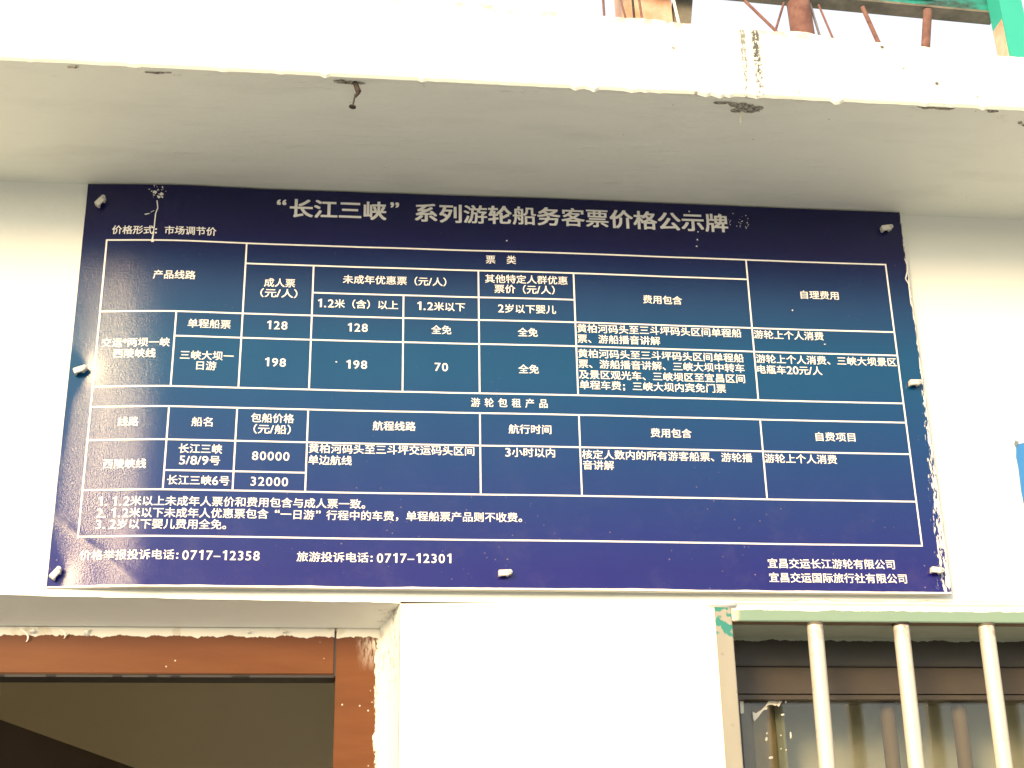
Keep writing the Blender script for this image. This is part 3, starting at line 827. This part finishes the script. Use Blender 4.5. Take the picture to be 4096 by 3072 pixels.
def lay(text, cls):
    """list of (ch, x, y, scale, boldness) in em units of a Chinese character"""
    out, x = [], 0.0
    num = cls == 'N'
    for ch in text:
        if ch in '0123456789':
            out.append((ch, x, -0.055, 1.22, 0.013)); x += 0.70 if num else 0.62
        elif ch == '-':
            out.append(('–', x + 0.02, -0.02, 1.1, 0.016)); x += 0.70
        elif ch == '.':
            out.append((ch, x + 0.02, -0.055, 1.25, 0.020)); x += 0.38
        elif ch == '/':
            out.append((ch, x - 0.02, -0.03, 1.15, 0.012)); x += 0.34
        elif ch == '*':
            out.append((ch, x, -0.03, 1.1, 0.012)); x += 0.40
        elif ch == ' ':
            x += 0.22
        elif ch in '：；':
            out.append((':' if ch == '：' else ';', x + 0.10, 0.0, 1.15, 0.020)); x += 1.0
        elif ch in '“”':
            out.append((ch, x + (0.5 if ch == '“' else 0.08), 0.02, 1.1, 0.018)); x += 1.0
        else:
            out.append((ch, x, 0.0, 1.0, (0.020 if cls == 'T' else 0.0115) * (0.7 if ch in DENSE else 1))); x += 1.42 if text == '游轮包租产品' else 1.0
    return out
CLASSH = {'T': 0.0318, 'B': 0.0143, 'N': 0.0143, 'Q': 0.0300}
for (cls, text, x0, x1, zc) in TEXTS:
    verts, faces, xs_ = [], [], []
    for (ch, gx, gy, sc, off) in lay(text, cls):
        gvs, gfs = glyph(ch, 0.0)
        o_ = off * 1.15
        for lay_, (ox, oy) in enumerate(((-o_, -o_ * .8), (o_, o_ * .8), (-o_, o_ * .8), (o_, -o_ * .8))):   # thicken the strokes
            b0 = len(verts)
            verts += [(gx + a * sc + ox, gy + b * sc + oy, lay_) for a, b in gvs]
            faces += [tuple(b0 + q for q in f) for f in gfs]
    mn, mx = min(v[0] for v in verts), max(v[0] for v in verts)
    if cls == 'Q':
        zmid = (min(v[1] for v in verts) + max(v[1] for v in verts)) / 2
    else:
        zmid = 0.365
    kx = (x1 - x0) / 1e3 / (mx - mn); kz = CLASSH[cls]
    co = []
    for (a, b, lay_) in verts:
        x = x0 / 1e3 + (a - mn) * kx; z = zc / 1e3 + (b - zmid) * kz
        co.append(bnd((x, sy(x, z) - 0.00045 - lay_ * 0.00003, z)))
    me = bpy.data.meshes.new('lettering'); me.from_pydata(co, [], faces); me.update()
    link('title_lettering' if cls in 'TQ' else 'lettering', me, LETTER, board)

# --- flaked and scratched places in the print
bm = bmesh.new(); OFF = 0.0008
pl = [(-500.8, 2598.3), (-498.8, 2586.2), (-501.2, 2577.3), (-501.6, 2557.6), (-502.0, 2544.6), (-502.3, 2533.8)]
for a, b in zip(pl, pl[1:]): ribbon(bm, a[0] / 1e3, a[1] / 1e3, b[0] / 1e3, b[1] / 1e3, 0.0017, 0.0015, 3)
for (a, b, c, d, w) in ((-516.2, 2575.6, -509.7, 2577.2, 2.0), (-508, 2579, -503.4, 2582.1, .9), (-502.3, 2544, -504, 2534, 1.0)):
    ribbon(bm, a / 1e3, b / 1e3, c / 1e3, d / 1e3, w / 1e3, w / 1e3 * .6, 3)
def spot(bm, x, z, r, rnd):
    n_ = 8; vs_ = []
    for i in range(n_):
        rr = r * rnd.uniform(0.5, 1.2); a = 2 * math.pi * i / n_
        px, pz = x + rr * math.cos(a) * 1.2, z + rr * math.sin(a)
        vs_.append(bm.verts.new(bnd((px, sy(px, pz) - 0.0009, pz))))
    bm.faces.new(vs_)
rnd = random.Random(5)
for (x, z, r) in ((-504.6, 2611.4, 2.6), (-495.9, 2608.5, 3.0), (-493.5, 2603.8, 1.8), (-499, 2604.5, 2.6), (-502.3, 2533.6, 2.2)): spot(bm, x / 1e3, z / 1e3, r / 1e3, rnd)
for _ in range(26): spot(bm, -0.500 + rnd.gauss(0, 0.006), 2.612 + rnd.gauss(0, 0.007), rnd.uniform(0.0004, 0.0010), rnd)
for _ in range(26): spot(bm, 0.345 + rnd.gauss(0, 0.012), 2.596 + rnd.gauss(0, 0.009), rnd.uniform(0.0004, 0.0010), rnd)
for (x, z) in ((0.283, 2.565), (0.281, 2.554), (0.285, 2.578), (0.2735, 2.612), (0.460, 2.402), (0.417, 2.455), (0.0, 2.552), (-.24, 2.355)): spot(bm, x, z, 0.0012, rnd)
link('flaked_print', bm, LETTER, board, kind='stuff')
bm = bmesh.new()
pl = [(597.3, 2545.8), (599.4, 2536.2), (599.6, 2526.6), (598.9, 2525.2), (594.4, 2512.0), (598.4, 2503.1), (598.0, 2496.3), (597.5, 2471.8), (599.0, 2466.5)]
for a, b in zip(pl, pl[1:]): ribbon(bm, a[0] / 1e3, a[1] / 1e3, b[0] / 1e3, b[1] / 1e3, 0.0017, 0.0017, 3)
link('flaked_edge', bm, LETTER, board)

# ------------------------------------------------------------------ plastic cable clips that pin the board
def make_clip():
    root = thing('cable_clip', (0, 0, 0), 'x', 'cable clip', 'white cable clips pinning the blue board')
    bm = bmesh.new()
    prof = [(-7.2, 0), (-7.2, -7.2), (-6.2, -8.4), (3.2, -8.4), (4.6, -7.4), (4.6, 0), (2.3, 0), (1.6, -4.6), (0.2, -5.6), (-3.4, -5.6), (-4.6, -4.6), (-5.0, 0)]
    lo = [bm.verts.new((x / 1e3, y / 1e3, -0.0034)) for x, y in prof]
    hi = [bm.verts.new((x / 1e3, y / 1e3, 0.0034)) for x, y in prof]
    bm.faces.new(lo); bm.faces.new(hi[::-1])
    for i in range(len(prof)):
        j = (i + 1) % len(prof); bm.faces.new((lo[i], hi[i], hi[j], lo[j]))
    bmesh.ops.bevel(bm, geom=[e for e in bm.edges], offset=0.00035, segments=2, affect='EDGES')
    link('clip_body', bm, PLASTIC, root)
    bm = bmesh.new(); tube(bm, (0.0058, 0, 0.0008), (0.0058, -0.0078, 0.0008), 0.0028, 0.0027, 18)
    link('nail_boss', bm, PLASTIC, root)
    bm = bmesh.new(); tube(bm, (0.0058, -0.0078, 0.0008), (0.0058, -0.0090, 0.0008), 0.0018, 0.0015, 14)
    link('nail_head', bm, NAIL, root)
    return root
labels = ['pale tilted cable clip at the upper left corner of the blue board',
          'pale cable clip at the upper right corner of the blue board',
          'bright cable clip halfway down the left edge of the blue board',
          'pale cable clip halfway down the right edge of the blue board',
          'steeply tilted cable clip at the lower left corner of the blue board',
          'white cable clip in the middle of the lower edge of the blue board',
          'pale cable clip at the lower right corner of the blue board']
proto = make_clip()
for k, (x, z, rot) in enumerate(CLIPS):
    if k == 0:
        o = proto
    else:
        o = proto.copy(); COL.objects.link(o)
        for ch in list(proto.children):
            c = ch.copy(); COL.objects.link(c); c.parent = o
    o['label'] = labels[k]
    o.location = (x, sy(x, z) - 0.0012, z)
    o.rotation_euler = (0, R(rot), 0)
    o.scale = (1.15, 1.15, 1.15)

# ------------------------------------------------------------------ small blue notice at the right
bm = bmesh.new()
pts = [(0.738, 2.0), (0.7305, 2.10), (0.7266, 2.187), (0.7278, 2.222), (0.7270, 2.238), (0.7295, 2.252), (0.733, 2.2575), (0.745, 2.260), (1.05, 2.258), (1.05, 2.0)]
plate(bm, [(x - 0.73, z - 2.0) for x, z in pts], 0.0, 0.002)
bn = thing('blue_notice', (0.73, -0.003, 2.0), 'light blue notice with a torn upper left corner at the right edge of the wall', 'notice')
link('sheet', bm, BLUE, bn)
bm = bmesh.new()
plate(bm, [(x - 0.73, z - 2.0) for x, z in ((0.7265, 2.257), (0.7285, 2.2625), (0.734, 2.260), (0.7305, 2.2545), (0.7275, 2.2535))], -0.0018, 0.0015)
link('curled_corner', bm, flat('slate_back', (0.16, 0.22, 0.27), .6), bn)

# ------------------------------------------------------------------ steelwork standing on the canopy roof
C0 = Vector((-0.21167515, -1.88339505, 1.55))
def up(x, z, Y):           # a place seen against the sky, set at depth Y behind the wall face
    k = (Y - C0.y) / (0.1 - C0.y)
    return Vector((C0.x + (x - C0.x) * k, Y, C0.z + (z - C0.z) * k))
ROOF = 2.735
def member(name, label, cat, a, b, Y, w, d, mat, group=None, rnd_=False, zt=None, parts=True):
    """upright through the two seen places a (high) and b (low) carried down to the roof and up to zt"""
    A, B = up(a[0], a[1], Y), up(b[0], b[1], Y)
    dv = A - B
    base = B + dv * ((ROOF - B.z) / dv.z); top = B + dv * (((zt or 5.0) - B.z) / dv.z)
    t = thing(name, base, label, cat, group)
    bm = bmesh.new()
    if rnd_:
        tube(bm, (0, 0, 0), top - base, w / 2, w / 2, 14)
    else:
        box(bm, -w / 2, w / 2, 0, d, 0, 1, 0)
        L_ = top - base
        for v in bm.verts:
            k = v.co.z; v.co = Vector((v.co.x, v.co.y, 0)) + L_ * k
    link('rod' if rnd_ and w < 0.02 else 'post', bm, mat, t, smooth=rnd_)
    return t
G = 'thin rods standing on the canopy roof'
Y1 = 1.0
member('thin_rod', 'thin pinkish rod left of the peeling pink column', 'rod', (0.183, 3.074), (0.1832, 3.053), Y1, 0.006, 0, RUST, G, True, 3.9)
member('thin_rod', 'thin leaning rod just at the left edge of the peeling pink column', 'rod', (0.2128, 3.076), (0.2168, 3.054), Y1, 0.0055, 0, RUST, G, True, 3.9)
member('thin_rod', 'dark thin rod in front of the left side of the pink column', 'rod', (0.233, 3.077), (0.2337, 3.0525), 0.9, 0.006, 0, RUSTD, G, True, 3.9)
member('thin_rod', 'brown thin rod in front of the middle of the pink column', 'rod', (0.2443, 3.078), (0.2462, 3.052), 0.9, 0.006, 0, RUST, G, True, 3.9)
member('thin_rod', 'pale thin rod in front of the dark post beside the pink column', 'rod', (0.3035, 3.078), (0.307, 3.052), 0.9, 0.007, 0, GLINT_WIRE, G, True, 3.9)
member('thin_rod', 'slanting rod leaning left under the grimy beam', 'rod', (0.425, 3.089), (0.461, 3.046), Y1, 0.0075, 0, RUST, G, True, 3.785)
member('thin_rod', 'thin rod leaning right beside the orange rusty post', 'rod', (0.493, 3.084), (0.480, 3.046), Y1, 0.006, 0, RUST, G, True, 3.785)
member('thin_rod', 'pale thin rod touching the right side of the orange rusty post', 'rod', (0.541, 3.081), (0.546, 3.050), Y1, 0.0065, 0, NAIL, G, True, 3.785)
member('thin_rod', 'thin rod right of the orange rusty post under the beam', 'rod', (0.557, 3.079), (0.565, 3.049), Y1, 0.0055, 0, RUST, G, True, 3.785)
member('thin_rod', 'reddish leaning rod midway along the gap under the beam', 'rod', (0.635, 3.076), (0.643, 3.047), Y1, 0.011, 0, RUST, G, True, 3.785)
member('painted_column', 'square column with peeling pink and cream paint above the canopy', 'column', (0.259, 3.078), (0.2595, 3.052), 1.05, 0.117, 0.117, PINK)
member('dark_post', 'dark olive tapering post right beside the peeling pink column', 'post', (0.3205, 3.082), (0.3165, 3.05), 1.06, 0.046, 0.04, BROWNGREY)
member('rusty_post', 'thick orange rusty steel post standing under the grimy beam', 'post', (0.5195, 3.082), (0.5205, 3.05), Y1, 0.058, 0, RUST, None, True, 3.785)
member('rusty_post', 'slim orange rusty post near the teal post', 'post', (0.7445, 3.071), (0.740, 3.046), Y1, 0.022, 0, RUST, None, True, 3.785)
member('teal_post', 'bright teal painted square post at the upper right corner', 'post', (0.9005, 3.10), (0.9015, 3.042), 0.93, 0.058, 0.058, TEAL)
# return face of the teal post: its shade and sunlit tint put into the colour
A, B = up(0.874, 3.10, 0.96), up(0.877, 3.042, 0.96)
tp = [o for o in bpy.data.objects if o.name == 'teal_post'][0]
bm = bmesh.new(); box(bm, -0.046, -0.0295, 0.004, 0.056, 0.0, 2.2)
link('shaded_side', bm, PINK, tp)
# beam: soffit grimy, face teal
bt = thing('roof_beam', (0.5, Y1, 3.74), 'grimy grey brown steel beam with a dirty teal face sloping above the canopy', 'beam')
P0, P1 = up(0.16, 3.123, Y1), up(0.872, 3.088, Y1)
def beam(name, y0, y1, dz0, dz1, mat):
    bm = bmesh.new(); c = []
    for P in (P0, P1):
        c.append([bm.verts.new(Vector((P.x, Y1 + y, P.z + dz)) - bt.location) for (y, dz) in ((y0, dz0), (y1, dz0), (y1, dz1), (y0, dz1))])
    for k in range(4): bm.faces.new((c[0][k], c[0][(k + 1) % 4], c[1][(k + 1) % 4], c[1][k]))
    bm.faces.new(c[0]); bm.faces.new(c[1][::-1])
    return link(name, bm, mat, bt)
beam('flange', -0.002, 0.046, 0.0, 0.006, BROWNGREY)
beam('web', 0.001, 0.010, 0.0065, 0.14, TEALD)
bm = bmesh.new(); Q = up(0.735, 3.112, Y1) - bt.location
box(bm, Q.x - 0.035, Q.x + 0.035, -0.012, 0.0, Q.z - 0.002, Q.z + 0.05)
link('bracket', bm, RUSTD, bt)
